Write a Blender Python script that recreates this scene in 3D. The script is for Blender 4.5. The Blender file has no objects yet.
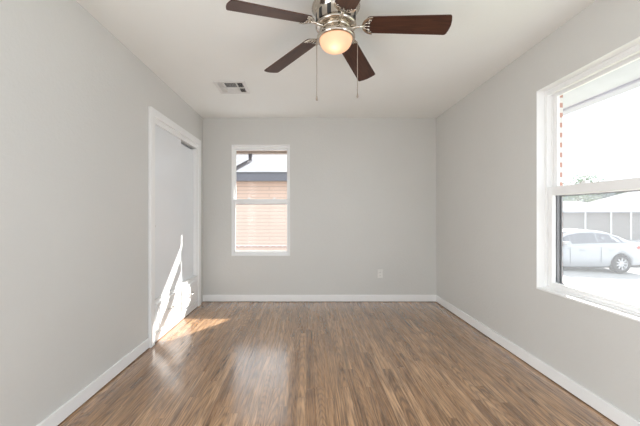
import bpy, bmesh, math, random
from mathutils import Vector, Matrix
random.seed(7)
PI = math.pi
SC = bpy.context.scene
COL = SC.collection

# ------------------------------------------------------------------ camera, sky, sun, exposure
CAM_Z = 1.168
cam_data = bpy.data.cameras.new('camera')
cam = bpy.data.objects.new('camera', cam_data)
COL.objects.link(cam)
cam.location = (0, 0, CAM_Z)
cam.rotation_euler = (PI / 2, 0, 0)
cam_data.sensor_width = 36
cam_data.lens = 307 / 640 * 36
cam_data.shift_x = 13.6 / 640
cam_data.shift_y = 0.8 / 640
cam_data.clip_start = 0.02
cam_data.clip_end = 300
SC.camera = cam

SKY = 2.1
world = bpy.data.worlds.new('sky')
SC.world = world
world.use_nodes = True
bgn = world.node_tree.nodes['Background']
bgn.inputs['Color'].default_value = (0.87, 0.94, 1.0, 1)
bgn.inputs['Strength'].default_value = SKY

SUN_DIR = Vector((0.74, 1.0, 0.95)).normalized()
sd = bpy.data.lights.new('sun', 'SUN')
sd.energy = 12.5
sd.angle = math.radians(0.6)
sd.color = (1.0, 0.965, 0.915)
sun = bpy.data.objects.new('sun', sd)
COL.objects.link(sun)
sun.location = (20, 25, 24)
sun.rotation_euler = SUN_DIR.to_track_quat('Z', 'Y').to_euler()

# room limits (metres): camera stands at x=0, y=0
XL, XR, YB, YR, ZC = -1.376, 1.726, 4.082, -0.62, 2.441

# added fill lamps, set in unseen openings made up for the rear and left walls
def fill_light(name, w, h, energy, loc, rot, col=(0.965, 0.985, 1.0)):
    ad = bpy.data.lights.new(name, 'AREA')
    ad.shape = 'RECTANGLE'
    ad.size, ad.size_y = w, h
    ad.energy = energy
    ad.color = col
    o = bpy.data.objects.new(name, ad)
    COL.objects.link(o)
    o.location = loc
    o.rotation_euler = rot

fill_light('rear_fill', 2.3, 1.95, 2, (0.18, YR - 0.05, 1.05), (PI / 2, 0, 0))          # faces +y
fill_light('side_fill', 1.5, 1.95, 28, (XL - 0.06, 0.30, 1.05), (PI / 2, 0, -PI / 2))     # faces +x
# added cool fill lamp, set in the made-up window beside the camera
fill_light('right_fill', 1.0, 1.4, 17, (XR + 0.03, 0.242, 1.35), (PI / 2, 0, PI / 2), (0.76, 0.88, 1.0))

SC.view_settings.view_transform = 'Standard'
SC.view_settings.look = 'None'
SC.view_settings.exposure = 0.12
SC.view_settings.gamma = 1.0
SC.view_settings.use_curve_mapping = False
SC.cycles.max_bounces = 14
SC.cycles.diffuse_bounces = 8
SC.cycles.transparent_max_bounces = 16
SC.cycles.sample_clamp_indirect = 6
SC.cycles.use_denoising = True


# ------------------------------------------------------------------ helpers
class MB:
    """collects shapes into one mesh"""
    def __init__(self):
        self.bm = bmesh.new()

    def box(self, x0, x1, y0, y1, z0, z1, bev=0.0, seg=2, mat=None):
        vs = [self.bm.verts.new((x, y, z)) for x in (x0, x1) for y in (y0, y1) for z in (z0, z1)]
        idx = [(0, 1, 3, 2), (4, 6, 7, 5), (0, 4, 5, 1), (2, 3, 7, 6), (0, 2, 6, 4), (1, 5, 7, 3)]
        fs = [self.bm.faces.new([vs[i] for i in f]) for f in idx]
        bmesh.ops.recalc_face_normals(self.bm, faces=fs)
        if bev > 0:
            es = list({e for f in fs for e in f.edges})
            r = bmesh.ops.bevel(self.bm, geom=es, offset=bev, segments=seg, affect='EDGES', profile=0.5)
            vs = list({v for f in r['faces'] for v in f.verts} | {v for v in vs if v.is_valid})
        if mat is not None:
            bmesh.ops.transform(self.bm, matrix=mat, verts=[v for v in vs if v.is_valid])
        return self

    def quad(self, pts):
        self.bm.faces.new([self.bm.verts.new(p) for p in pts])
        return self

    def tube(self, pts, r, n=10, cap=True):
        pts = [Vector(p) for p in pts]
        rs = r if isinstance(r, (list, tuple)) else [r] * len(pts)
        rings = []
        up = None
        for i, p in enumerate(pts):
            d = (pts[min(i + 1, len(pts) - 1)] - pts[max(i - 1, 0)]).normalized()
            if up is None:
                up = Vector((0, 0, 1)) if abs(d.z) < .9 else Vector((1, 0, 0))
            a = (up - d * up.dot(d)).normalized()
            up = a
            b = d.cross(a)
            rings.append([self.bm.verts.new(p + (a * math.cos(2 * PI * k / n) + b * math.sin(2 * PI * k / n)) * rs[i]) for k in range(n)])
        for A, B in zip(rings, rings[1:]):
            for k in range(n):
                f = self.bm.faces.new([A[k], A[(k + 1) % n], B[(k + 1) % n], B[k]])
                f.smooth = True
        if cap:
            self.bm.faces.new(rings[0][::-1])
            self.bm.faces.new(rings[-1])
        return self

    def lathe(self, prof, c=(0, 0, 0), n=48, smooth=True):
        c = Vector(c)
        rings = []
        for r, z in prof:
            if r < 1e-5:
                rings.append([self.bm.verts.new(c + Vector((0, 0, z)))])
            else:
                rings.append([self.bm.verts.new(c + Vector((r * math.cos(2 * PI * k / n), r * math.sin(2 * PI * k / n), z))) for k in range(n)])
        for A, B in zip(rings, rings[1:]):
            for k in range(n):
                k2 = (k + 1) % n
                if len(A) == 1 and len(B) == 1:
                    continue
                if len(A) == 1:
                    q = [A[0], B[k2], B[k]]
                elif len(B) == 1:
                    q = [A[k], A[k2], B[0]]
                else:
                    q = [A[k], A[k2], B[k2], B[k]]
                f = self.bm.faces.new(q)
                f.smooth = smooth
        return self

    def prism(self, pts2, z0, z1, mat=None, bev=0.0):
        """extruded outline, pts2 in xy"""
        lo = [self.bm.verts.new((x, y, z0)) for x, y in pts2]
        hi = [self.bm.verts.new((x, y, z1)) for x, y in pts2]
        n = len(pts2)
        fs = [self.bm.faces.new(lo[::-1]), self.bm.faces.new(hi)]
        for k in range(n):
            fs.append(self.bm.faces.new([lo[k], lo[(k + 1) % n], hi[(k + 1) % n], hi[k]]))
        vs = lo + hi
        if bev > 0:
            es = list(set(fs[0].edges) | set(fs[1].edges))
            r = bmesh.ops.bevel(self.bm, geom=es, offset=bev, segments=2, affect='EDGES', profile=0.5)
            vs = list({v for f in r['faces'] for v in f.verts} | {v for v in vs if v.is_valid})
        if mat is not None:
            bmesh.ops.transform(self.bm, matrix=mat, verts=[v for v in vs if v.is_valid])
        return self

    def build(self, name, mat, parent=None, recalc=True):
        if recalc:
            bmesh.ops.recalc_face_normals(self.bm, faces=self.bm.faces)
        me = bpy.data.meshes.new(name)
        self.bm.to_mesh(me)
        self.bm.free()
        o = bpy.data.objects.new(name, me)
        if mat:
            me.materials.append(mat)
        COL.objects.link(o)
        if parent:
            o.parent = parent
        return o


def tag(o, label=None, cat=None, group=None, kind=None):
    if label: o['label'] = label
    if cat: o['category'] = cat
    if group: o['group'] = group
    if kind: o['kind'] = kind
    return o


def empty(name, loc=(0, 0, 0), rz=0.0):
    o = bpy.data.objects.new(name, None)
    o.empty_display_size = 0.1
    COL.objects.link(o)
    o.location = loc
    o.rotation_euler = (0, 0, rz)
    return o


def struct(o, label=None):
    o['kind'] = 'structure'
    if label: o['label'] = label
    return o


def copy_tree(o, parent=None):
    c = o.copy()
    COL.objects.link(c)
    if parent:
        c.parent = parent
    for ch in list(o.children):
        copy_tree(ch, c)
    return c


# ------------------------------------------------------------------ materials
def new_mat(name):
    m = bpy.data.materials.new(name)
    m.use_nodes = True
    nt = m.node_tree
    return m, nt, nt.nodes['Principled BSDF']


def noise(nt, scale, detail=3, rough=.5, vec=None, dist=0):
    n = nt.nodes.new('ShaderNodeTexNoise')
    n.inputs['Scale'].default_value = scale
    n.inputs['Detail'].default_value = detail
    n.inputs['Roughness'].default_value = rough
    n.inputs['Distortion'].default_value = dist
    if vec is not None:
        nt.links.new(vec, n.inputs['Vector'])
    return n


def objco(nt):
    return nt.nodes.new('ShaderNodeTexCoord').outputs['Object']


def ramp(nt, fac, stops):
    r = nt.nodes.new('ShaderNodeValToRGB')
    el = r.color_ramp.elements
    while len(el) < len(stops):
        el.new(0.5)
    for e, (p, c) in zip(el, stops):
        e.position = p
        e.color = (*c, 1)
    nt.links.new(fac, r.inputs[0])
    return r


def mathn(nt, op, a, b=None, c=None):
    n = nt.nodes.new('ShaderNodeMath')
    n.operation = op
    for i, v in enumerate((a, b, c)):
        if v is None: continue
        if isinstance(v, (int, float)): n.inputs[i].default_value = v
        else: nt.links.new(v, n.inputs[i])
    return n.outputs[0]


def mixc(nt, fac, a, b, blend='MIX'):
    n = nt.nodes.new('ShaderNodeMix')
    n.data_type = 'RGBA'
    n.blend_type = blend
    for i, v in ((0, fac), (6, a), (7, b)):
        if isinstance(v, (int, float)): n.inputs[i].default_value = v
        elif isinstance(v, tuple): n.inputs[i].default_value = (*v, 1)
        else: nt.links.new(v, n.inputs[i])
    return n.outputs[2]


def bump(nt, bsdf, height, strength, dist=0.01):
    b = nt.nodes.new('ShaderNodeBump')
    b.inputs['Strength'].default_value = strength
    b.inputs['Distance'].default_value = dist
    nt.links.new(height, b.inputs['Height'])
    nt.links.new(b.outputs[0], bsdf.inputs['Normal'])


def plain(name, col, rough=.5, metal=0.0, var=0.04, nscale=8, bumps=0.0, bscale=60, spec=.5):
    m, nt, p = new_mat(name)
    co = objco(nt)
    n = noise(nt, nscale, 3, .5, co)
    lo = tuple(max(0, c * (1 - var)) for c in col)
    hi = tuple(min(1, c * (1 + var)) for c in col)
    r = ramp(nt, n.outputs[0], [(.3, lo), (.7, hi)])
    nt.links.new(r.outputs[0], p.inputs['Base Color'])
    p.inputs['Roughness'].default_value = rough
    p.inputs['Metallic'].default_value = metal
    p.inputs['Specular IOR Level'].default_value = spec
    if bumps:
        nb = noise(nt, bscale, 4, .6, co)
        bump(nt, p, nb.outputs[0], bumps)
    return m


M = {}
M['wall'] = plain('wall_paint', (.665, .657, .632), .38, var=.012, nscale=2, bumps=.22, bscale=45, spec=.4)
M['ceiling'] = plain('ceiling_paint', (.93, .94, .92), .7, var=.01, nscale=2, bumps=.12, bscale=60, spec=.3)
M['trim'] = plain('trim_gloss_white', (.90, .90, .895), .35, var=.01)
M['door'] = plain('door_satin_white', (.84, .86, .88), .28, var=.012, nscale=3)
M['vinyl'] = plain('white_vinyl', (.91, .91, .905), .38, var=.01)
M['dark'] = plain('dark_gap', (.02, .02, .02), .8)
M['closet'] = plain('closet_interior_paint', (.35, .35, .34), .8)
M['nickel'] = plain('polished_nickel', (.60, .54, .47), .14, metal=1, var=.03)
M['ornate'] = plain('antiqued_nickel', (.70, .64, .56), .25, metal=1, var=.10, nscale=60)
M['chain'] = plain('chain_metal', (.36, .30, .25), .45, metal=.6)
M['pull'] = plain('satin_pull_metal', (.72, .71, .69), .3, metal=1)
M['plastic'] = plain('outlet_plastic', (.80, .79, .76), .35)
M['slot'] = plain('slot_black', (.03, .03, .03), .6)
M['vent'] = plain('vent_white_enamel', (.80, .79, .77), .45)
M['gutter'] = plain('gutter_grey', (.50, .51, .59), .5)
M['screen_bar'] = plain('dark_grey_screen_bar', (.22, .22, .23), .5)
M['soffit'] = plain('soffit_white', (.60, .62, .68), .6)
M['soffit_brown'] = plain('soffit_taupe', (.36, .31, .27), .6)
M['downspout'] = plain('downspout_grey', (.20, .205, .24), .45)
M['fascia'] = plain('fascia_blue_grey', (.145, .148, .17), .55)
M['carpaint'] = plain('white_car_paint', (.50, .52, .55), .25, var=.01)
M['carglass'] = plain('dark_car_glass', (.18, .19, .22), .08)
M['tyre'] = plain('tyre_rubber', (.05, .05, .055), .8)
M['rim'] = plain('alloy_rim', (.70, .71, .73), .35, metal=.6)
M['cartrim'] = plain('car_black_trim', (.04, .04, .045), .5)
M['tail'] = plain('tail_lamp_red', (.55, .12, .10), .2)
M['headl'] = plain('head_lamp_clear', (.75, .78, .80), .1)
M['concrete'] = plain('concrete', (.40, .405, .41), .85, var=.08, nscale=3, bumps=.1, bscale=40)
M['post'] = plain('white_post', (.80, .80, .78), .5)
M['bark'] = plain('tree_bark', (.20, .16, .13), .9, var=.2, nscale=12, bumps=.4, bscale=20)
M['garage'] = plain('garage_door_grey', (.45, .45, .46), .5)


def brick_mat(name, c1, c2, mortar, bw=.2, bh=.075, axis='XZ', msize=.012):
    m, nt, p = new_mat(name)
    co = objco(nt)
    sep = nt.nodes.new('ShaderNodeSeparateXYZ')
    nt.links.new(co, sep.inputs[0])
    cmb = nt.nodes.new('ShaderNodeCombineXYZ')
    if axis == 'XZ':
        hx = mathn(nt, 'ADD', sep.outputs[0], sep.outputs[1])
    else:
        hx = sep.outputs[1]
    nt.links.new(hx, cmb.inputs[0])
    nt.links.new(sep.outputs[2], cmb.inputs[1])
    b = nt.nodes.new('ShaderNodeTexBrick')
    b.inputs['Scale'].default_value = 1
    b.inputs['Brick Width'].default_value = bw
    b.inputs['Row Height'].default_value = bh
    b.inputs['Mortar Size'].default_value = msize
    b.inputs['Mortar Smooth'].default_value = .2
    b.inputs['Color1'].default_value = (*c1, 1)
    b.inputs['Color2'].default_value = (*c2, 1)
    b.inputs['Mortar'].default_value = (*mortar, 1)
    nt.links.new(cmb.outputs[0], b.inputs['Vector'])
    n = noise(nt, 6, 4, .6, co)
    c = mixc(nt, .25, b.outputs['Color'], mixc(nt, n.outputs[0], (.6, .6, .6), (1, 1, 1)), 'MULTIPLY')
    nt.links.new(c, p.inputs['Base Color'])
    p.inputs['Roughness'].default_value = .85
    bump(nt, p, b.outputs['Fac'], -.3, .006)
    return m


M['brick_peach'] = brick_mat('pale_peach_brick', (.80, .61, .50), (.76, .57, .465), (.60, .45, .37), 2.4, .115, 'XZ', .014)
M['brick_red'] = brick_mat('red_brick', (.62, .36, .29), (.56, .32, .27), (.80, .78, .75), .2, .075, 'XZ', .022)
M['brick_grey'] = brick_mat('grey_brick', (.40, .38, .37), (.34, .32, .31), (.46, .45, .44), .25, .09)


def shingle_mat(name, col):
    m, nt, p = new_mat(name)
    co = objco(nt)
    b = nt.nodes.new('ShaderNodeTexBrick')
    b.inputs['Scale'].default_value = 1
    b.inputs['Brick Width'].default_value = .34
    b.inputs['Row Height'].default_value = .15
    b.inputs['Mortar Size'].default_value = .01
    b.inputs['Color1'].default_value = (*col, 1)
    b.inputs['Color2'].default_value = (*[c * .86 for c in col], 1)
    b.inputs['Mortar'].default_value = (*[c * .55 for c in col], 1)
    nt.links.new(co, b.inputs['Vector'])
    n = noise(nt, 5, 4, .6, co)
    c = mixc(nt, .3, b.outputs['Color'], mixc(nt, n.outputs[0], (.55, .55, .55), (1, 1, 1)), 'MULTIPLY')
    nt.links.new(c, p.inputs['Base Color'])
    p.inputs['Roughness'].default_value = .9
    return m


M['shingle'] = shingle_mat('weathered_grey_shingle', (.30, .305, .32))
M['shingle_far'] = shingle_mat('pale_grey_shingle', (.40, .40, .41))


def floor_mat():
    m, nt, p = new_mat('oak_strip_floor')
    co = objco(nt)
    sep = nt.nodes.new('ShaderNodeSeparateXYZ')
    nt.links.new(co, sep.inputs[0])
    X, Y = sep.outputs[0], sep.outputs[1]
    u = mathn(nt, 'DIVIDE', X, .0572)
    iu = mathn(nt, 'FLOOR', u)
    fu = mathn(nt, 'FRACT', u)
    w1 = nt.nodes.new('ShaderNodeTexWhiteNoise')
    w1.noise_dimensions = '1D'
    nt.links.new(iu, w1.inputs['W'])
    yy = mathn(nt, 'MULTIPLY_ADD', w1.outputs['Value'], 7.3, Y)
    v = mathn(nt, 'DIVIDE', yy, 1.05)
    iv = mathn(nt, 'FLOOR', v)
    fv = mathn(nt, 'FRACT', v)
    w2 = nt.nodes.new('ShaderNodeTexWhiteNoise')
    w2.noise_dimensions = '2D'
    cv = nt.nodes.new('ShaderNodeCombineXYZ')
    nt.links.new(iu, cv.inputs[0]); nt.links.new(iv, cv.inputs[1])
    nt.links.new(cv.outputs[0], w2.inputs['Vector'])
    rnd = w2.outputs['Value']
    w2b = nt.nodes.new('ShaderNodeTexWhiteNoise')
    w2b.noise_dimensions = '1D'
    nt.links.new(mathn(nt, 'MULTIPLY', rnd, 91.7), w2b.inputs['W'])
    # stretched grain coordinates, shifted per board
    g = nt.nodes.new('ShaderNodeCombineXYZ')
    nt.links.new(mathn(nt, 'MULTIPLY_ADD', rnd, 13.0, X), g.inputs[0])
    nt.links.new(mathn(nt, 'MULTIPLY_ADD', rnd, 29.0, mathn(nt, 'MULTIPLY', Y, .055)), g.inputs[1])
    nt.links.new(rnd, g.inputs[2])
    fine = noise(nt, 110, 4, .6, g.outputs[0])
    mid = noise(nt, 34, 3, .55, g.outputs[0], .4)
    # cathedral arches: parabolas across each board, wobbling along it
    wob = noise(nt, 16, 2.5, .5, g.outputs[0], .3)
    wc = nt.nodes.new('ShaderNodeTexWhiteNoise')
    wc.noise_dimensions = '1D'
    nt.links.new(mathn(nt, 'MULTIPLY', rnd, 37.3), wc.inputs['W'])
    cc = mathn(nt, 'MULTIPLY_ADD', wc.outputs['Value'], 1.1, -.05)
    dx2 = mathn(nt, 'POWER', mathn(nt, 'ABSOLUTE', mathn(nt, 'SUBTRACT', fu, cc)), 2.0)
    s2 = mathn(nt, 'MULTIPLY', mathn(nt, 'POWER', w2b.outputs['Value'], 2.5), 17.0)
    ph = mathn(nt, 'MULTIPLY', Y, s2)
    ph = mathn(nt, 'MULTIPLY_ADD', dx2, 3.2, ph)
    ph = mathn(nt, 'MULTIPLY_ADD', wob.outputs[0], 3.5, ph)
    rings = mathn(nt, 'SINE', mathn(nt, 'MULTIPLY', ph, 6.2832))
    rings = mathn(nt, 'MULTIPLY_ADD', rings, .5, .5)
    rings = mathn(nt, 'POWER', rings, 2.2)
    rings = mathn(nt, 'MULTIPLY', rings, mathn(nt, 'MULTIPLY_ADD', fine.outputs[0], .9, .4))
    base = ramp(nt, rnd, [(0, (.33, .185, .092)), (.3, (.43, .250, .128)), (.65, (.49, .290, .152)), (1, (.57, .355, .20))])
    c = mixc(nt, mathn(nt, 'MULTIPLY', rings, mathn(nt, 'MULTIPLY_ADD', wc.outputs['Value'], .42, .28)), base.outputs[0], (.055, .032, .020))
    fr = ramp(nt, fine.outputs[0], [(.38, (.36, .32, .29)), (.58, (1.12, 1.1, 1.08))])
    c = mixc(nt, .75, c, fr.outputs[0], 'MULTIPLY')
    mr = ramp(nt, mid.outputs[0], [(.3, (.72, .70, .68)), (.7, (1.15, 1.15, 1.15))])
    c = mixc(nt, .6, c, mr.outputs[0], 'MULTIPLY')
    gap = mathn(nt, 'LESS_THAN', fu, .028)
    gap2 = mathn(nt, 'LESS_THAN', fv, .0018)
    gp = mathn(nt, 'MAXIMUM', gap, gap2)
    c = mixc(nt, mathn(nt, 'MULTIPLY', gp, .6), c, (.03, .018, .012))
    nt.links.new(c, p.inputs['Base Color'])
    rr = ramp(nt, mid.outputs[0], [(.2, (.24, .24, .24)), (.8, (.32, .32, .32))])
    nt.links.new(rr.outputs[0], p.inputs['Roughness'])
    p.inputs['Specular IOR Level'].default_value = .2
    p.inputs['Coat Weight'].default_value = 1.0
    p.inputs['Coat IOR'].default_value = 1.72
    p.inputs['Coat Roughness'].default_value = .17
    hb = mathn(nt, 'MULTIPLY_ADD', gp, -1.0, mathn(nt, 'MULTIPLY', fine.outputs[0], .25))
    bump(nt, p, hb, .12, .002)
    return m


M['floor'] = floor_mat()


def blade_mat():
    m, nt, p = new_mat('dark_cherry_blade')
    co = objco(nt)
    mp = nt.nodes.new('ShaderNodeMapping')
    mp.inputs['Scale'].default_value = (4, 60, 20)
    nt.links.new(co, mp.inputs[0])
    n = noise(nt, 1.2, 5, .6, mp.outputs[0], .6)
    r = ramp(nt, n.outputs[0], [(.3, (.035, .012, .007)), (.7, (.095, .036, .020))])
    nt.links.new(r.outputs[0], p.inputs['Base Color'])
    p.inputs['Roughness'].default_value = .38
    return m


M['blade'] = blade_mat()


def glass_mat():
    m, nt, p = new_mat('window_glass')
    out = nt.nodes['Material Output']
    t = nt.nodes.new('ShaderNodeBsdfTransparent')
    t.inputs[0].default_value = (.985, .985, .985, 1)
    g = nt.nodes.new('ShaderNodeBsdfGlossy')
    g.inputs['Roughness'].default_value = .02
    lw = nt.nodes.new('ShaderNodeLayerWeight')
    lw.inputs[0].default_value = .5
    sch = mathn(nt, 'MULTIPLY_ADD', mathn(nt, 'POWER', lw.outputs['Facing'], 5.0), .8, .008)
    mx = nt.nodes.new('ShaderNodeMixShader')
    nt.links.new(sch, mx.inputs[0])
    nt.links.new(t.outputs[0], mx.inputs[1])
    nt.links.new(g.outputs[0], mx.inputs[2])
    nt.links.new(mx.outputs[0], out.inputs[0])
    return m


M['glass'] = glass_mat()


def screen_mat(cover):
    m, nt, p = new_mat('insect_screen_mesh')
    out = nt.nodes['Material Output']
    t = nt.nodes.new('ShaderNodeBsdfTransparent')
    d = nt.nodes.new('ShaderNodeBsdfTranslucent')
    d.inputs[0].default_value = (.48, .49, .51, 1)
    d2 = nt.nodes.new('ShaderNodeBsdfDiffuse')
    d2.inputs[0].default_value = (.48, .49, .51, 1)
    ms = nt.nodes.new('ShaderNodeMixShader')
    ms.inputs[0].default_value = .5
    nt.links.new(d.outputs[0], ms.inputs[1])
    nt.links.new(d2.outputs[0], ms.inputs[2])
    mx = nt.nodes.new('ShaderNodeMixShader')
    mx.inputs[0].default_value = cover
    nt.links.new(t.outputs[0], mx.inputs[1])
    nt.links.new(ms.outputs[0], mx.inputs[2])
    nt.links.new(mx.outputs[0], out.inputs[0])
    return m


M['screen'] = screen_mat(.34)
M['screen_fine'] = screen_mat(.12)


def bowl_mat():
    m, nt, p = new_mat('frosted_lit_glass')
    out = nt.nodes['Material Output']
    t = nt.nodes.new('ShaderNodeBsdfTranslucent')
    t.inputs[0].default_value = (.80, .66, .54, 1)
    d = nt.nodes.new('ShaderNodeBsdfDiffuse')
    d.inputs[0].default_value = (.5, .44, .38, 1)
    ms = nt.nodes.new('ShaderNodeMixShader')
    ms.inputs[0].default_value = .3
    nt.links.new(t.outputs[0], ms.inputs[1])
    nt.links.new(d.outputs[0], ms.inputs[2])
    e = nt.nodes.new('ShaderNodeEmission')
    e.inputs[0].default_value = (1.0, .56, .34, 1)
    e.inputs[1].default_value = .42
    a = nt.nodes.new('ShaderNodeAddShader')
    nt.links.new(ms.outputs[0], a.inputs[0])
    nt.links.new(e.outputs[0], a.inputs[1])
    nt.links.new(a.outputs[0], out.inputs[0])
    return m


M['bowl'] = bowl_mat()


def leaf_mat(name, c1, c2):
    m, nt, p = new_mat(name)
    co = objco(nt)
    n = noise(nt, 3, 2, .5, co)
    r = ramp(nt, n.outputs[0], [(.3, c1), (.7, c2)])
    nt.links.new(r.outputs[0], p.inputs['Base Color'])
    p.inputs['Roughness'].default_value = .7
    return m


M['leaf'] = leaf_mat('leaf_green', (.20, .25, .16), (.32, .38, .26))
M['leaf_blue'] = leaf_mat('leaf_blue_green', (.18, .23, .24), (.27, .33, .33))
M['lawn'] = leaf_mat('lawn_green', (.20, .26, .12), (.33, .36, .20))

# ------------------------------------------------------------------ room shell
T = 0.21                         # wall thickness
W2Y0, W2Y1 = 1.22, 2.304         # right window opening (y)
W1X0, W1X1 = -0.996, -0.218      # back window opening (x)
WZ0, WZ1 = 0.607, 2.087          # both window openings (z)
CY0, CY1, CZ1 = 2.742, 3.866, 1.985   # closet opening
CLX = XL - 0.62                  # closet back

b = MB(); b.box(CLX, XR, YR - .06, YB, -.12, 0)
struct(b.build('floor', M['floor']))
b = MB(); b.box(XL - .7, XR + T, YR - .2, YB + T, ZC, ZC + .12)
struct(b.build('ceiling', M['ceiling']))

# back wall: pieces around the window (inner drywall) and brick outside
def wall_with_hole(name, a0, a1, h0, h1, z0, z1, fixed0, fixed1, axis, mat):
    b = MB()
    segs = [(a0, h0, -.0, ZC), (h1, a1, -.0, ZC), (h0, h1, -.0, z0), (h0, h1, z1, ZC)]
    for s0, s1, q0, q1 in segs:
        if axis == 'x': b.box(s0, s1, fixed0, fixed1, q0, q1)
        else: b.box(fixed0, fixed1, s0, s1, q0, q1)
    bmesh.ops.remove_doubles(b.bm, verts=b.bm.verts, dist=1e-5)
    return b.build(name, mat)

struct(wall_with_hole('wall_back', XL - .7, XR + .12, W1X0, W1X1, WZ0, WZ1, YB, YB + .12, 'x', M['wall']))
W3Y0, W3Y1 = -.30, .784          # unseen window beside the camera, added to let in more light
b = MB()
for s0, s1, q0, q1 in [(YR - .2, W3Y0, 0, ZC), (W3Y1, W2Y0, 0, ZC), (W2Y1, YB, 0, ZC), (W3Y0, W3Y1, 0, WZ0), (W3Y0, W3Y1, WZ1, ZC), (W2Y0, W2Y1, 0, WZ0), (W2Y0, W2Y1, WZ1, ZC)]:
    b.box(XR, XR + .12, s0, s1, q0, q1)
bmesh.ops.remove_doubles(b.bm, verts=b.bm.verts, dist=1e-5)
struct(b.build('wall_right', M['wall']))

def ext_brick(name, a0, a1, h0, h1, z0, z1, f0, f1, axis):
    b = MB()
    for s0, s1, q0, q1 in [(a0, h0, -.75, ZC), (h1, a1, -.75, ZC), (h0, h1, -.75, z0), (h0, h1, z1, ZC)]:
        if axis == 'x': b.box(s0, s1, f0, f1, q0, q1)
        else: b.box(f0, f1, s0, s1, q0, q1)
    bmesh.ops.remove_doubles(b.bm, verts=b.bm.verts, dist=1e-5)
    return struct(b.build(name, M['brick_red']))

ext_brick('wall_brick_back', XL - .7, XR + T, W1X0 - .10, W1X1 + .12, WZ0 - .06, WZ1 + .005, YB + .12, YB + T, 'x')
b = MB()
for s0, s1, q0, q1 in [(YR - .2, W3Y0, -.8, ZC), (W3Y1, W2Y0, -.8, ZC), (W2Y1 + .014, YB + .12, -.8, ZC), (W3Y0, W3Y1, -.8, WZ0 - .02), (W3Y0, W3Y1, WZ1 + .005, ZC), (W2Y0, W2Y1 + .014, -.8, WZ0 - .02), (W2Y0, W2Y1 + .014, WZ1 + .005, ZC)]:
    b.box(XR + .12, XR + T, s0, s1, q0, q1)
bmesh.ops.remove_doubles(b.bm, verts=b.bm.verts, dist=1e-5)
struct(b.build('wall_brick_right', M['brick_red']))

# left wall with closet opening
b = MB()
b.box(XL - .12, XL, YR - .2, -.46, 0, ZC)
b.box(XL - .12, XL, 1.06, CY0, 0, ZC)
b.box(XL - .12, XL, -.46, 1.06, 2.06, ZC)  # head of an unseen opening added for the side fill lamp
b.box(XL - .12, XL, CY1, YB, 0, ZC)
b.box(XL - .12, XL, CY0, CY1, CZ1 + .04, ZC)
struct(b.build('wall_left', M['wall']))
b = MB()
b.box(CLX - .05, CLX, CY0 - .3, YB, 0, ZC)
b.box(CLX, XL - .12, CY0 - .3, CY0 - .25, 0, ZC)
struct(b.build('wall_closet', M['closet']))

# rear wall behind the camera; its wide opening is added for the fill lamp
b = MB()
b.box(XL - .12, -.99, YR - .2, YR, 0, ZC)
b.box(1.35, XR, YR - .2, YR, 0, ZC)
b.box(-.99, 1.35, YR - .2, YR, 2.06, ZC)
struct(b.build('wall_rear', M['wall']))

# baseboards (leave a thin shadow line above the floor)
def baseboard(name, boxes):
    b = MB()
    for (x0, x1, y0, y1) in boxes:
        b.box(x0, x1, y0, y1, .007, .092, .004)
    return struct(b.build(name, M['trim']))

BT = .014
baseboard('baseboard_back', [(XL, XR, YB - BT, YB)])
baseboard('baseboard_right', [(XR - BT, XR, YR, YB - BT)])
baseboard('baseboard_left', [(XL, XL + BT, 1.14, CY0 - .075)])

# closet casing
b = MB()
CP = .026
b.box(XL, XL + CP, CY0 - .072, CY0, .0, 2.105, .004)
b.box(XL, XL + CP, CY1, CY1 + .072, .0, 2.105, .004)
b.box(XL, XL + CP, CY0, CY1, 2.035, 2.105, .004)
b.box(XL - .012, XL + .010, CY0, CY1, CZ1, 2.035, .002)         # header board over the track
b.box(XL - .12, XL, CY0 - .001, CY0 + .014, .39, CZ1, .002)      # jambs
b.box(XL - .12, XL, CY1 - .014, CY1 + .001, .39, CZ1, .002)
b.box(XL - .12, XL - .012, CY0 + .014, CY1 - .014, CZ1 + .005, CZ1 + .04)
struct(b.build('trim_1', M['trim']), 'white casing around the closet opening')

# sliding closet doors
def slider(n, y0, y1, x1, label, pull_y=None):
    d = MB().box(x1 - .03, x1, y0, y1, .388, CZ1 - (.0 if n == 1 else .022), .002).build('door_%d' % n, M['door'])
    struct(d, label)
    if pull_y:
        p = MB()
        mat = Matrix.Translation((x1, pull_y, 1.055)) @ Matrix.Rotation(PI / 2, 4, 'Y')
        p.lathe([(0, .0), (.008, .0), (.010, .003), (.013, .004), (.015, .0)], n=20)
        bmesh.ops.transform(p.bm, matrix=mat, verts=p.bm.verts)
        p.build('finger_pull', M['pull'], d)
    return d

slider(1, CY0 + .016, 3.38, XL - .004, 'near sliding closet door in front, with a small finger pull', 2.79)
slider(2, 3.34, CY1 - .015, XL - .042, 'far sliding closet door set back behind the other')

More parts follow.
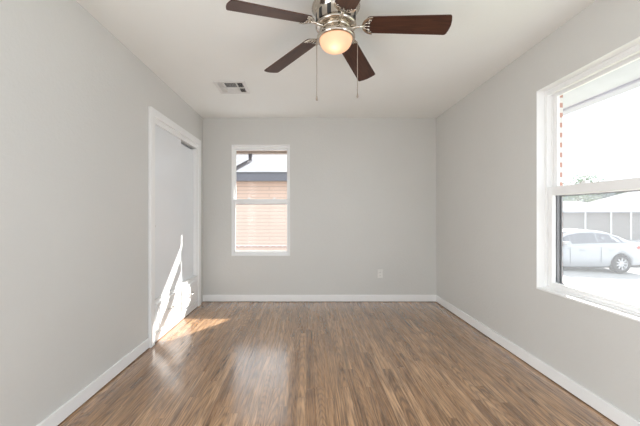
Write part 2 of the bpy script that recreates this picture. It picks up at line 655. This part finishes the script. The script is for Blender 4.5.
# built-in drawers under the doors
du = empty('drawer_unit', (XL, (CY0 + CY1) / 2, 0))
tag(du, 'white built-in unit of two drawers below the sliding closet doors', 'drawer unit')
def rel(b):       # shift world coordinates into the empty's space
    bmesh.ops.translate(b.bm, vec=-Vector(du.location), verts=b.bm.verts)
    return b
b = MB()
fx0, fx1 = XL - .03, XL + .002
b.box(fx0, fx1, CY0, CY1, .345, .386, .002)
b.box(fx0, fx1, CY0, CY1, .075, .112, .002)
b.box(fx0, fx1, CY0, CY0 + .05, .112, .345)
b.box(fx0, fx1, CY1 - .05, CY1, .112, .345)
b.box(fx0, fx1, 3.31, 3.37, .112, .345)
b.box(XL - .12, fx0, CY0, CY1, .36, .386)
rel(b).build('face_frame', M['trim'], du)
b = MB(); b.box(XL - .03, XL + .012, CY0, CY1, .006, .078, .003)
rel(b).build('toe_board', M['trim'], du)
for y0, y1 in ((2.785, 3.318), (3.362, 3.825)):
    b = MB()
    b.box(XL + .003, XL + .020, y0, y1, .104, .352, .005)
    d = rel(b).build('drawer', M['trim'], du)
    b = MB()
    b.box(XL + .0205, XL + .0255, y0 + .045, y1 - .045, .145, .311, .004)
    rel(b).build('raised_panel', M['trim'], d)
    yc = (y0 + y1) / 2
    b = MB()
    zz = .236
    pts = [(XL + .025, yc - .045, zz), (XL + .045, yc - .043, zz), (XL + .052, yc - .03, zz), (XL + .053, yc, zz - .003), (XL + .052, yc + .03, zz), (XL + .045, yc + .043, zz), (XL + .025, yc + .045, zz)]
    b.tube(pts, .0045, 8)
    for s in (-1, 1):
        b.box(XL + .0245, XL + .028, yc + s * .045 - .010, yc + s * .045 + .010, zz - .010, zz + .010, .002)
    rel(b).build('drawer_pull', M['pull'], d)

# ------------------------------------------------------------------ windows (built facing -y in local space, then turned)
RAIL0, RAIL1 = 1.302, 1.366

def make_window(name, label, w, loc, rz, f0=.06, fd=.095, g=.065):
    """local x along the wall (centre 0), local y = outwards from the inner wall face"""
    root = empty(name, loc, rz)
    struct(root, label)
    h = w / 2
    f1 = f0 + fd
    def ring(b, x, z0, z1, t, y0, y1, bev=.002, tb=None, tt=None):
        tb = tb if tb is not None else t
        tt = tt if tt is not None else t
        b.box(-x, -x + t, y0, y1, z0, z1, bev)
        b.box(x - t, x, y0, y1, z0, z1, bev)
        b.box(-x + t, x - t, y0, y1, z0, z0 + tb, bev)
        b.box(-x + t, x - t, y0, y1, z1 - tt, z1, bev)
    b = MB()
    ring(b, h, WZ0, WZ1, .024, f0, f1, .003)
    # stepped inner stops
    b.box(-h + .024, -h + .031, f0 + .034, f0 + .041, WZ0 + .024, WZ1 - .024)
    b.box(h - .031, h - .024, f0 + .034, f0 + .041, WZ0 + .024, WZ1 - .024)
    b.box(-h + .024, h - .024, f0 + .001, f0 + .03, WZ1 - .042, WZ1 - .024, .002)
    b.build('window_frame', M['vinyl'], root)
    # painted return of the opening
    b = MB()
    b.box(-h, -h + .004, .0, f0, WZ0, WZ1)
    b.box(h - .004, h, .0, f0, WZ0, WZ1)
    b.box(-h + .004, h - .004, .0, f0, WZ1 - .004, WZ1)
    b.build('opening_return', M['trim'], root)
    b = MB()
    b.box(-h + .001, h - .001, -.004, f0, WZ0, WZ0 + .012, .003)
    b.build('window_sill', M['trim'], root)
    # upper sash (outer track)
    st = g - .027
    b = MB()
    ring(b, h - .026, RAIL0, WZ1 - .026, st, f0 + .042, f0 + .064, .003, tb=.05, tt=.034)
    us = b.build('upper_sash', M['vinyl'], root)
    b = MB().box(-h + g - .004, h - g + .004, f0 + .052, f0 + .055, RAIL0 + .045, WZ1 - .056)
    b.build('glass_pane', M['glass'], us)
    # lower sash (inner track)
    b = MB()
    ring(b, h - .026, WZ0 + .024, RAIL1, st, f0 + .006, f0 + .034, .003, tb=.038, tt=.062)
    b.box(-h + .1, h - .1, f0 + .002, f0 + .008, WZ0 + .034, WZ0 + .046, .002)      # lift lip
    ls = b.build('lower_sash', M['vinyl'], root)
    b = MB().box(-h + g - .004, h - g + .004, f0 + .018, f0 + .022, WZ0 + .058, RAIL0 + .006)
    b.build('glass_pane', M['glass'], ls)
    for s in (-1, 1):
        b = MB()
        b.box(s * w * .22 - .022, s * w * .22 + .022, f0 + .008, f0 + .034, RAIL1, RAIL1 + .008, .003)
        b.box(s * w * .22 - .006, s * w * .22 + .020, f0 + .012, f0 + .024, RAIL1 + .008, RAIL1 + .018, .003)
        b.build('sash_lock', M['vinyl'], ls)
    if f0 > .05:      # dark strips stand in for the shaded outer track beside the lower sash
        for sx in (-1, 1):
            b = MB()
            b.box(sx * (h - .045) - .018, sx * (h - .045) + .018, f0 + .0425, f0 + .062, WZ0 + .025, RAIL0 - .001, .001)
            b.build('track_shade_strip', M['screen_bar'], root)
    # half screen outside the lower sash
    b = MB()
    ring(b, h - .012, WZ0 + .014, RAIL0 + .012, .016 if f0 < .05 else .036, f1 - .008, f1 + .001, .0015, tt=.018)
    sf = b.build('screen_frame', M['screen_bar'], root)
    b = MB().quad([(-h + .026, f1 - .004, WZ0 + .028), (h - .026, f1 - .004, WZ0 + .028), (h - .026, f1 - .004, RAIL0 - .001), (-h + .026, f1 - .004, RAIL0 - .001)])
    b.build('insect_screen', M['screen_fine' if f0 < .05 else 'screen'], sf)
    return root

make_window('window_1', 'double-hung white window in the far wall looking at the neighbouring brick house', W1X1 - W1X0, ((W1X0 + W1X1) / 2, YB, 0), 0, f0=.028, fd=.072, g=.045)
make_window('window_2', 'large double-hung white window in the right wall looking at the parked car', W2Y1 - W2Y0, (XR, (W2Y0 + W2Y1) / 2, 0), -PI / 2)
make_window('added_window', 'unseen double-hung white window in the right wall, added for its light', W3Y1 - W3Y0, (XR, (W3Y0 + W3Y1) / 2, 0), -PI / 2)

# ------------------------------------------------------------------ our own eaves outside
EX, EY, EZ = 2.42, 4.71, 2.105
b = MB()
b.box(XR + T, EX, YR - 2, EY, EZ, EZ + .03)
struct(b.build('soffit_right', M['soffit']))
b = MB()
b.box(XL - 2, XR + T, YB + T, EY, EZ, EZ + .03)
struct(b.build('soffit_back', M['soffit_brown']))
b = MB()
b.box(EX - .12, EX, YR - 2, EY, EZ - .02, EZ + .10, .01)
struct(b.build('gutter_right', M['gutter']))
b = MB()
b.box(XL - 2, EX - .121, EY - .10, EY, EZ - .03, EZ + .10, .01)
struct(b.build('gutter_back', M['soffit_brown']))
b = MB()       # roof plane above the eaves
ridge = 1.4
b.quad([(EX + .03, YR - 2, EZ + .11), (EX + .03, EY + .03, EZ + .11), (EX - 3.5, EY - 3.5, EZ + .11 + ridge), (EX - 3.5, YR - 2, EZ + .11 + ridge)])
b.quad([(EX + .03, EY + .03, EZ + .11), (XL - 2, EY + .03, EZ + .11), (XL - 2, EY - 3.5, EZ + .11 + ridge), (EX - 3.5, EY - 3.5, EZ + .11 + ridge)])
ro = b.build('roof', M['shingle'])
so = ro.modifiers.new('thickness', 'SOLIDIFY'); so.thickness = .03; so.offset = -1
struct(ro)
b = MB()
dx = -.85
b.tube([(dx, EY - .05, EZ - .01), (dx, EY - .05, 1.975), (dx - .03, EY - .10, 1.945), (-1.02, YB + T + .07, 1.80), (-1.06, YB + T + .05, 1.76), (-1.06, YB + T + .05, -.5)], .030, 8)
ds = b.build('downspout', M['downspout'])
tag(ds, 'dark grey gutter downspout with an elbow outside the far window', 'downspout')

# ------------------------------------------------------------------ ceiling fan
FX, FY = .181, 1.888
ZB = 2.328
fan = empty('ceiling_fan', (FX, FY, ZC))
tag(fan, 'five-blade ceiling fan with dark wood blades, nickel body and lit bowl light', 'ceiling fan')
def z(h): return h - ZC
b = MB()
b.lathe([(.0, z(2.441)), (.146, z(2.441)), (.148, z(2.43)), (.136, z(2.417)), (.130, z(2.405)), (.121, z(2.40)), (.121, z(2.325)), (.125, z(2.322)), (.125, z(2.315)), (.114, z(2.308)), (.09, z(2.306)), (0, z(2.306))])
hs = b.build('motor_housing', M['nickel'], fan)
for k in range(12):          # dark ventilation slots with bright bars between
    mat = Matrix.Rotation(2 * PI * k / 12 + .1, 4, 'Z')
    b = MB(); b.box(.1195, .1225, -.012, .012, z(2.335), z(2.392), .0015, mat=mat)
    b.build('vent_slot', M['slot'], hs)
b = MB()
b.lathe([(0, z(2.307)), (.088, z(2.307)), (.090, z(2.300)), (.086, z(2.294)), (.05, z(2.292)), (.046, z(2.262)), (0, z(2.262))])
b.build('flywheel', M['ornate'], fan)
b = MB()
b.lathe([(.046, z(2.280)), (.062, z(2.277)), (.085, z(2.271)), (.108, z(2.264)), (.116, z(2.258)), (.118, z(2.246)), (.115, z(2.236)), (.104, z(2.233)), (.099, z(2.236)), (.099, z(2.246)), (.0, z(2.256))])
b.build('light_fitter', M['nickel'], fan)
b = MB()
prof = [(.0965, z(2.246)), (.0975, z(2.236))]
for k in range(14):
    t = k / 13 * PI / 2
    prof.append((.097 * math.cos(t), z(2.228) - .064 * math.sin(t)))
prof[-1] = (0, prof[-1][1])
b.lathe(prof, n=48)
bowl = b.build('glass_bowl', M['bowl'], fan)
bl = bpy.data.lights.new('fan_bulb', 'POINT')
bl.energy = .11
bl.color = (1.0, .74, .52)
bl.shadow_soft_size = .022
bo = bpy.data.objects.new('fan_bulb', bl)
COL.objects.link(bo)
bo.parent = fan
bo.location = (-.008, -.030, z(2.196))

A0 = math.radians(-10.0)
DROOP = Matrix.Rotation(math.radians(6.3), 4, 'Y')
PITCH = math.radians(-13)
blade_pts = []
L0, L1, W0, W1 = .175, .668, .060, .070
# outline: rounded root, gently widening, rounded-corner tip
for k in range(9):
    t = PI / 2 + PI * k / 8
    blade_pts.append((L0 + .03 + .03 * math.cos(t), W0 * math.sin(t)))
n = 6
for k in range(n + 1):
    t = -PI / 2 + PI / 2 * k / n
    blade_pts.append((L1 - .022 + .010 * math.cos(t), -W1 + .010 + .010 * math.sin(t)))
blade_pts += [(L1 - .004, -W1 * .5), (L1, 0), (L1 - .004, W1 * .5)]
for k in range(n + 1):
    t = PI / 2 * k / n
    blade_pts.append((L1 - .022 + .010 * math.cos(t), W1 - .010 + .010 * math.sin(t)))

def iron_mesh():
    b = MB()
    # arm out of the motor
    b.tube([(.078, 0, z(2.299)), (.10, 0, z(2.299)), (.13, 0, z(2.303)), (.170, 0, z(2.304))], [.010, .008, .007, .008], 8)
    # crescent plate hugging the blade's root, with scroll prongs
    ro_, ri_ = .064, .052
    cx = .222
    out = []
    for k in range(17):
        t = PI / 2 + PI * k / 16
        out.append((cx + ro_ * math.cos(t), ro_ * math.sin(t)))
    for k in range(17):
        t = PI * 1.5 - PI * k / 16
        out.append((cx + ri_ * math.cos(t), ri_ * math.sin(t)))
    m = Matrix.Translation((0, 0, z(ZB - .003))) @ DROOP @ Matrix.Rotation(PITCH, 4, 'X')
    b.prism(out, -.004, .001, m, .0015)
    for s, (x1, y1) in ((-1, (.205, -.022)), (0, (.206, 0)), (1, (.205, .022))):
        pts = [m @ Vector(p) for p in [(.166, s * .010, -.003), (.186, s * .022, -.003), (x1, y1, -.003)]]
        b.tube(pts, [.004, .0035, .005], 8)
    for s in (-1, 1):
        pts = []
        for k in range(9):
            t = k / 8 * 1.6 * PI
            r = .011 - .0006 * k
            pts.append(m @ Vector((.204 + r * math.cos(t), s * (.036 + r * math.sin(t)), -.003)))
        b.tube(pts, .0032, 6)
    return b

first = None
bm_m = None
for k in range(5):
    ang = A0 + k * 2 * PI / 5
    if first is None:
        ir = iron_mesh().build('blade_iron', M['ornate'], fan)
        b = MB()
        m = Matrix.Translation((0, 0, z(ZB))) @ DROOP @ Matrix.Rotation(PITCH, 4, 'X')
        b.prism(blade_pts, 0, .006, m, .0012)
        bd = b.build('fan_blade', M['blade'], fan)
        first = (ir, bd)
        ir.rotation_euler.z = bd.rotation_euler.z = ang
    else:
        for src in first:
            c = src.copy(); COL.objects.link(c); c.parent = fan
            c.rotation_euler.z = ang

for (cx, cy, ztop, zend) in ((-.117, .0, 2.232, 1.865), (.133, .0, 2.232, 1.882)):
    b = MB()
    s = math.copysign(1, cx)
    b.tube([(s * .112, 0, z(ztop)), (s * .122, 0, z(ztop)), (cx, cy, z(ztop - .008)), (cx, cy, z(zend + .028))], .0021, 6)
    zz = ztop - .015
    while zz > zend + .03:
        bmesh.ops.create_icosphere(b.bm, subdivisions=1, radius=.0026, matrix=Matrix.Translation((cx, cy, z(zz))))
        zz -= .008
    ch = b.build('pull_chain', M['chain'], fan)
    b = MB()
    b.lathe([(0, z(zend + .03)), (.003, z(zend + .028)), (.005, z(zend + .018)), (.0065, z(zend + .006)), (.005, z(zend)), (0, z(zend - .001))], c=(cx, cy, 0), n=14)
    b.build('chain_fob', M['chain'], ch)

# ------------------------------------------------------------------ ceiling register
VX0, VX1, VY0, VY1 = -.898, -.590, 2.935, 3.235
vent = empty('ceiling_vent', ((VX0 + VX1) / 2, (VY0 + VY1) / 2, ZC))
tag(vent, 'white metal air register with louvres in the ceiling beyond the fan', 'vent')
vw, vl = (VX1 - VX0) / 2, (VY1 - VY0) / 2
b = MB()
fw = .034
b.box(-vw, vw, -vl, -vl + fw, -.009, .0, .003)
b.box(-vw, vw, vl - fw, vl, -.009, .0, .003)
b.box(-vw, -vw + fw, -vl + fw, vl - fw, -.009, .0, .003)
b.box(vw - fw, vw, -vl + fw, vl - fw, -.009, .0, .003)
xs = [-vw + fw, -.062, .062, vw - fw]
b.box(-vw + fw, vw - fw, -.007, .007, -.012, -.001, .002)
for xx in xs[1:3]:
    b.box(xx - .006, xx + .006, -vl + fw, vl - fw, -.012, -.001, .002)
b.build('vent_frame', M['vent'], vent)
b = MB(); b.box(-vw + fw - .004, vw - fw + .004, -vl + fw - .004, vl - fw + .004, -.0015, -.0005)
b.build('duct_opening', M['slot'], vent)
def louvres(x0, x1, y0, y1, axis, tilt):
    b = MB()
    pitch = .0125
    if axis == 'x':           # blades run along x, stacked along y
        n = int((y1 - y0) / pitch)
        for k in range(n):
            m = Matrix.Translation(((x0 + x1) / 2, y0 + (k + .5) * (y1 - y0) / n, -.0065)) @ Matrix.Rotation(tilt, 4, 'X')
            b.box(-(x1 - x0) / 2, (x1 - x0) / 2, -.0055, .0055, -.0005, .0005, mat=m)
    else:
        n = int((x1 - x0) / pitch)
        for k in range(n):
            m = Matrix.Translation((x0 + (k + .5) * (x1 - x0) / n, (y0 + y1) / 2, -.0065)) @ Matrix.Rotation(tilt, 4, 'Y')
            b.box(-.0055, .0055, -(y1 - y0) / 2, (y1 - y0) / 2, -.0005, .0005, mat=m)
    b.build('louvre_bank', M['vent'], vent)
yb0, yb1 = -vl + fw, vl - fw
t = math.radians(42)
louvres(xs[1] + .006, xs[2] - .006, yb0, -.007, 'x', math.radians(20))
louvres(xs[1] + .006, xs[2] - .006, .007, yb1, 'x', -t)
for (y0, y1) in ((yb0, -.007), (.007, yb1)):
    louvres(xs[0], xs[1] - .006, y0, y1, 'y', -t)
    louvres(xs[2] + .006, xs[3], y0, y1, 'y', t * 1.5)

# ------------------------------------------------------------------ wall outlet
ou = empty('wall_outlet', (.980, YB, .372))
tag(ou, 'white duplex electrical outlet low on the far wall', 'outlet')
MB().box(-.035, .035, -.006, 0, -.057, .057, .003).build('cover_plate', M['plastic'], ou)
for s in (-1, 1):
    r = MB().box(-.017, .017, -.009, -.005, s * .0195 - .014, s * .0195 + .014, .004).build('receptacle', M['plastic'], ou)
    b = MB()
    for dx_ in (-.0065, .0065):
        b.box(dx_ - .0012, dx_ + .0012, -.0095, -.0088, s * .0195 - .003, s * .0195 + .006)
    b.box(-.002, .002, -.0095, -.0088, s * .0195 - .010, s * .0195 - .006)
    b.build('slots', M['slot'], r)
b = MB(); b.lathe([(0, .0), (.003, .0), (.003, .0015), (0, .0015)], n=12)
bmesh.ops.transform(b.bm, matrix=Matrix.Translation((0, -.006, 0)) @ Matrix.Rotation(PI / 2, 4, 'X'), verts=b.bm.verts)
b.build('screw', M['pull'], ou)

# ------------------------------------------------------------------ outside ground
def gz(x, y=0):
    s = max(0.0, min(x - 2.0, 9.5))
    return -.47 - .046 * s

def ground_patch(name, x0, x1, y0, y1, mat, dz=0.0, nx=30, ny=10):
    b = MB()
    g = [[b.bm.verts.new((x0 + (x1 - x0) * i / nx, y0 + (y1 - y0) * j / ny, gz(x0 + (x1 - x0) * i / nx) + dz)) for j in range(ny + 1)] for i in range(nx + 1)]
    for i in range(nx):
        for j in range(ny):
            f = b.bm.faces.new([g[i][j], g[i + 1][j], g[i + 1][j + 1], g[i][j + 1]])
            f.smooth = True
    return b.build(name, mat)

struct(ground_patch('ground', -40, 90, -40, 100, M['concrete'], -.02, nx=260))
lw = ground_patch('lawn', 3.0, 9.0, 1.0, 6.9, M['lawn'])
tag(lw, 'pale green lawn between the house and the driveway', 'lawn', kind='stuff')

# ------------------------------------------------------------------ neighbouring house behind the far window
nh = empty('house', (0, 9.9, -.6))
tag(nh, 'pale peach brick house with grey shingle roof behind the far window', 'house')
b = MB().box(-7, 6, 0, 6, 0, 2.85)
b.build('brick_wall', M['brick_peach'], nh)
b = MB().box(-7.02, 6.02, -.03, 0, .70, .76, .008)
b.build('brick_ledge', M['brick_red'], nh)
b = MB(); b.box(-7.4, 6.4, -.5, -.44, 2.775, 3.02, .01)
b.build('fascia_board', M['fascia'], nh)
b = MB(); b.box(-7.4, 6.4, -.44, 0, 2.80, 2.83)
b.build('eave_soffit', M['soffit_brown'], nh)
b = MB()
b.box(-7.5, 6.5, 0, 5.7, -.04, 0)
r = b.build('shingle_roof', M['shingle'], nh)
r.location = (0, -.53, 3.045)
r.rotation_euler = (math.atan(.40), 0, 0)
b = MB()
b.box(-7.5, 6.5, -5.7, 0, -.04, 0)
r2 = b.build('shingle_roof', M['shingle'], nh)
r2.location = (0, -.53 + 2 * 5.7 * math.cos(math.atan(.4)), 3.045)
r2.rotation_euler = (-math.atan(.40), 0, 0)

# ------------------------------------------------------------------ houses across the street, turned towards the window
def far_house(label, px, depth, width, dv, wall_m, posts, pitch=.34, left_off=0.0, hgt=2.42, garage=None):
    x = (px - 306.4) * depth / 307
    ang = math.atan2(x, depth)
    zz = gz(x) - .05
    h = empty('house', (x, depth, zz), -ang)
    tag(h, label, 'house')
    # local x to the right, y away
    b = MB().box(0, width, 0, dv, 0, hgt)
    b.build('brick_wall', wall_m, h)
    ov = .5
    e = hgt - .02
    half = (dv + 2 * ov) / 2
    rise = half * pitch
    b = MB()
    P = [(-ov, -ov, e), (width + ov, -ov, e), (width + ov, dv + ov, e), (-ov, dv + ov, e),
         (-ov + half, dv / 2, e + rise), (width + ov - half, dv / 2, e + rise)]
    vs = [b.bm.verts.new(p) for p in P]
    for f in ((0, 1, 5, 4), (1, 2, 5), (2, 3, 4, 5), (3, 0, 4), (3, 2, 1, 0)):
        b.bm.faces.new([vs[i] for i in f])
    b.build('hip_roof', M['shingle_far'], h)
    b = MB().box(-ov, width + ov, -ov - .03, -ov, e - .15, e + .03, .01)
    b.build('fascia_board', M['soffit'], h)
    for u in posts:
        MB().box(u - .05, u + .05, -ov + .05, -ov + .15, 0, e, .01).build('porch_post', M['post'], h)
    if garage:
        g0, g1 = garage
        MB().box(g0, g1, -.05, 0, 0, 2.0, .01).build('garage_door', M['garage'], h)
    return h

far_house('grey brick house with white posts straight across the driveway', 563, 28, 15, 10, M['brick_grey'], (1.5, 3.1, 4.25, 7.5, 10), garage=(9.2, 13.5))
h2 = far_house('brick house with low pale roof farther back behind the car roof', 512, 46, 13, 10, M['brick_red'], (2, 5), pitch=.30)

# ------------------------------------------------------------------ trees
def tree(label, px, depth, ytop, w, leaf, nleaf, seed, size, trunk=True):
    rnd = random.Random(seed)
    x = (px - 306.4) * depth / 307
    zb = gz(x) - .05
    top = CAM_Z + (213.8 - ytop) * depth / 307 - zb
    o = empty('tree', (x, depth, zb))
    tag(o, label, 'tree', group=None)
    cz = top * .62
    rz = top * .38
    b = MB()
    b.tube([(0, 0, 0), (.1, 0, top * .25), (-.05, .1, top * .5), (.1, 0, top * .8)], [.22, .17, .12, .04], 8)
    for k in range(7):
        a = rnd.uniform(0, 2 * PI)
        hh = top * rnd.uniform(.3, .6)
        l = w * rnd.uniform(.4, .8)
        b.tube([(0, 0, hh), (l * .5 * math.cos(a), l * .5 * math.sin(a), hh + rz * .5), (l * math.cos(a), l * math.sin(a), hh + rz * .9)], [.07, .05, .015], 6)
    b.build('trunk', M['bark'], o)
    b = MB()
    lobes = [(rnd.uniform(-.6, .6) * w, rnd.uniform(-.6, .6) * w, cz + rnd.uniform(-.6, .75) * rz, rnd.uniform(.25, .5)) for _ in range(14)]
    for k in range(nleaf):
        lx, ly, lz, lr = lobes[rnd.randrange(len(lobes))]
        d = Vector((rnd.gauss(0, 1), rnd.gauss(0, 1), rnd.gauss(0, 1))).normalized() * (rnd.random() ** .4)
        p = Vector((lx + d.x * lr * w, ly + d.y * lr * w, lz + d.z * lr * rz * 1.1))
        a = Vector((rnd.gauss(0, 1), rnd.gauss(0, 1), rnd.gauss(0, 1))).normalized()
        c = a.orthogonal().normalized()
        s = size * rnd.uniform(.6, 1.4)
        q = [p - a * s, p + c * s * .5, p + a * s, p - c * s * .5]
        b.bm.faces.new([b.bm.verts.new(v) for v in q])
    b.build('foliage', M[leaf], o, recalc=False)

tree('tall light green tree rising above the rooftops left of the valley', 578, 66, 173, 6, 'leaf', 2000, 3, .26)
tree('dark blue-green tree between the two far roofs', 594, 76, 188, 6, 'leaf_blue', 4200, 5, .30)
tree('rounded green tree behind the right hand far roof', 634, 62, 184, 5, 'leaf', 3600, 8, .30)
tree('low green tree beside the far left roof edge', 556, 100, 190, 7, 'leaf_blue', 3400, 11, .30)

# ------------------------------------------------------------------ parked car, nose towards -x
CARX, CARY = 10.8, 10.5          # rear wheel centre / near side plane
car = empty('car', (CARX, CARY + .9, gz(CARX)))
tag(car, 'white sedan car parked on the concrete outside the right window', 'car')
# stations: local x (rear wheel at 0, nose at negative), bottom, belt z, deck/roof z, half widths belt/top
ST = [(1.02, .42, .70, .74, .62, .55), (.98, .30, .84, .93, .78, .62), (.80, .25, .90, .99, .86, .66), (.45, .22, .93, 1.05, .89, .68),
      (.0, .20, .95, 1.10, .90, .68), (-.4, .19, .95, 1.10, .90, .68), (-1.2, .19, .94, 1.05, .90, .66), (-2.0, .19, .93, 1.02, .90, .66),
      (-2.5, .20, .88, .98, .89, .66), (-3.0, .22, .82, .92, .87, .64), (-3.4, .25, .72, .80, .80, .60), (-3.55, .35, .60, .64, .66, .5)]
def station(s):
    x, zb, zs, zt, wb, wt = s
    half = [(0, zb), (wb * .75, zb), (wb * .96, zb + .06), (wb, zb + (zs - zb) * .45), (wb * .985, zs - .05), (wb * .94, zs), (wt, zt - .015), (wt * .5, zt + .01), (0, zt + .015)]
    pts = [(x, -yy, zz) for yy, zz in half] + [(x, yy, zz) for yy, zz in half[-2:0:-1]]
    return pts
b = MB()
rings = [[b.bm.verts.new(p) for p in station(s)] for s in ST]
for A, B in zip(rings, rings[1:]):
    n = len(A)
    for k in range(n):
        f = b.bm.faces.new([A[k], A[(k + 1) % n], B[(k + 1) % n], B[k]])
        f.smooth = True
b.bm.faces.new(rings[0]); b.bm.faces.new(rings[-1][::-1])
body = b.build('car_body', M['carpaint'], car)
# wheel arch cut-outs
c = MB()
for wx in (0.0, -2.68):
    pts = [(wx, -1.2, .32), (wx, 1.2, .32)]
    c.tube(pts, .375, 40)
cut = c.build('wheel_arch_cut', None, car)
bo_ = body.modifiers.new('arches', 'BOOLEAN')
bo_.operation = 'DIFFERENCE'; bo_.object = cut; bo_.solver = 'EXACT'
bpy.context.view_layer.update()
dg = bpy.context.evaluated_depsgraph_get()
nm = bpy.data.meshes.new_from_object(body.evaluated_get(dg))
body.modifiers.clear()
body.data = nm
if not nm.materials: nm.materials.append(M['carpaint'])
bpy.data.objects.remove(cut)
MB().box(-3.35, .85, -.70, .70, .16, .80).build('underbody', M['cartrim'], car)
# greenhouse: ruled sides between belt and roof edge
CAB = [(.80, .97, .99, .66, .60), (.42, 1.03, 1.16, .76, .60), (.10, 1.02, 1.30, .80, .585), (-.25, 1.00, 1.41, .81, .575), (-.75, .99, 1.465, .81, .57), (-1.25, .98, 1.455, .81, .57), (-1.65, .97, 1.37, .80, .575), (-2.05, .96, 1.19, .78, .60), (-2.42, .94, .97, .74, .64)]
b = MB()
rings = []
for x, zb, zt, wb, wt in CAB:
    half = [(wb, zb - .05), (wb, zb), (wt + .05, zt - .07), (wt, zt - .025), (wt * .6, zt + .012), (0, zt + .022)]
    pts = [(x, -yy, zz) for yy, zz in half] + [(x, yy, zz) for yy, zz in half[-2::-1]]
    rings.append([b.bm.verts.new(p) for p in pts])
for A, B in zip(rings, rings[1:]):
    for k in range(len(A) - 1):
        f = b.bm.faces.new([A[k], A[k + 1], B[k + 1], B[k]]); f.smooth = True
b.bm.faces.new(rings[0]); b.bm.faces.new(rings[-1])
b.build('cabin', M['carpaint'], car)
def cab_at(x):
    for a, c_ in zip(CAB, CAB[1:]):
        if c_[0] <= x <= a[0]:
            t = (a[0] - x) / (a[0] - c_[0])
            return [a[i] + (c_[i] - a[i]) * t for i in range(5)]
def side_pt(x, t, s, off=.006):
    _, zb, zt, wb, wt = cab_at(x)
    z0, z1, y0, y1 = zb, zt - .07, wb, wt + .05
    return (x, s * (y0 + (y1 - y0) * t + off), z0 + (z1 - z0) * t)
for s in (-1, 1):
    for (xa, xb) in ((.46, .17), (.15, -.70), (-.725, -1.62), (-1.64, -2.0)):
        b = MB()
        n = 8
        lo = [side_pt(xa + (xb - xa) * k / n, .10, s) for k in range(n + 1)]
        hi = [side_pt(xa + (xb - xa) * k / n, .97, s) for k in range(n + 1)]
        L = [b.bm.verts.new(p) for p in lo]; H = [b.bm.verts.new(p) for p in hi]
        for k in range(n):
            b.bm.faces.new([L[k], L[k + 1], H[k + 1], H[k]])
        g_ = b.build('side_window', M['carglass'], car)
        sm = g_.modifiers.new('thickness', 'SOLIDIFY'); sm.thickness = .004
def top_patch(name, xs_, f, off=.008):
    b = MB()
    L = []; H = []
    for x in xs_:
        _, zb, zt, wb, wt = cab_at(x)
        L.append([b.bm.verts.new((x, yy * wt * f, zt + (.022 if abs(yy) < .3 else .004) + off)) for yy in (-1, -.5, 0, .5, 1)])
    for A, B in zip(L, L[1:]):
        for k in range(4):
            b.bm.faces.new([A[k], A[k + 1], B[k + 1], B[k]])
    o = b.build(name, M['carglass'], car)
    sm = o.modifiers.new('thickness', 'SOLIDIFY'); sm.thickness = .004
top_patch('rear_window', (.68, .42, .10, -.16), .82)
top_patch('windscreen', (-1.42, -1.65, -2.05, -2.32), .85)
for wx in (0.0, -2.68):
    for s in (-1, 1):
        w = empty('wheel', (wx, s * .80, .325)); w.parent = car
        b = MB()
        b.lathe([(.20, -.10), (.305, -.105), (.322, -.085), (.325, 0), (.322, .085), (.305, .105), (.20, .10)], n=40)
        bmesh.ops.transform(b.bm, matrix=Matrix.Rotation(PI / 2, 4, 'X'), verts=b.bm.verts)
        b.build('tyre', M['tyre'], w)
        b = MB()
        b.lathe([(.205, -.095), (.215, -.10), (.215, .10), (.205, .095), (.195, .06), (.195, -.06), (.205, -.095)], n=40)
        b.lathe([(0, .085), (.05, .085), (.055, .06), (0, .06)], n=24)
        for k in range(9):
            a = 2 * PI * k / 9
            m = Matrix.Rotation(a, 4, 'Z')
            b.box(.04, .205, -.020, .020, .055, .085, .006, mat=m)
        bmesh.ops.transform(b.bm, matrix=Matrix.Rotation(s * -PI / 2, 4, 'X'), verts=b.bm.verts)
        b.build('alloy_rim', M['rim'], w)
        b = MB(); b.lathe([(0, .02), (.2, .02), (.2, .01), (0, .01)], n=32)
        bmesh.ops.transform(b.bm, matrix=Matrix.Rotation(s * -PI / 2, 4, 'X'), verts=b.bm.verts)
        b.build('brake_disc', M['cartrim'], w)
for s in (-1, 1):
    b = MB(); b.box(.55, .98, s * .835 - .05, s * .835 + .05, .83, .935, .02)
    b.build('tail_lamp', M['tail'], car)
    b = MB(); b.box(-3.46, -3.12, s * .70 - .10, s * .70 + .10, .66, .76, .03)
    b.build('head_lamp', M['headl'], car)
    for hx in (-.35, -1.35):
        b = MB(); b.box(hx - .10, hx + .10, s * .905 - .015, s * .905 + .015, .80, .83, .008)
        b.build('door_handle', M['carpaint'], car)
    b = MB(); b.box(-2.02, -1.84, s * .92 - .10, s * .92 + .08, .98, 1.10, .03)
    b.build('wing_mirror', M['carpaint'], car)
    for sx in (-.72, -1.78):
        b = MB(); b.box(sx - .003, sx + .003, s * .902 - .008, s * .902 + .0005, .36, .90)
        b.build('door_seam', M['cartrim'], car)
MB().box(.98, 1.06, -.7, .7, .40, .56, .03).build('rear_bumper', M['carpaint'], car)
MB().box(-3.60, -3.5, -.55, .55, .36, .52, .02).build('front_grille', M['cartrim'], car)
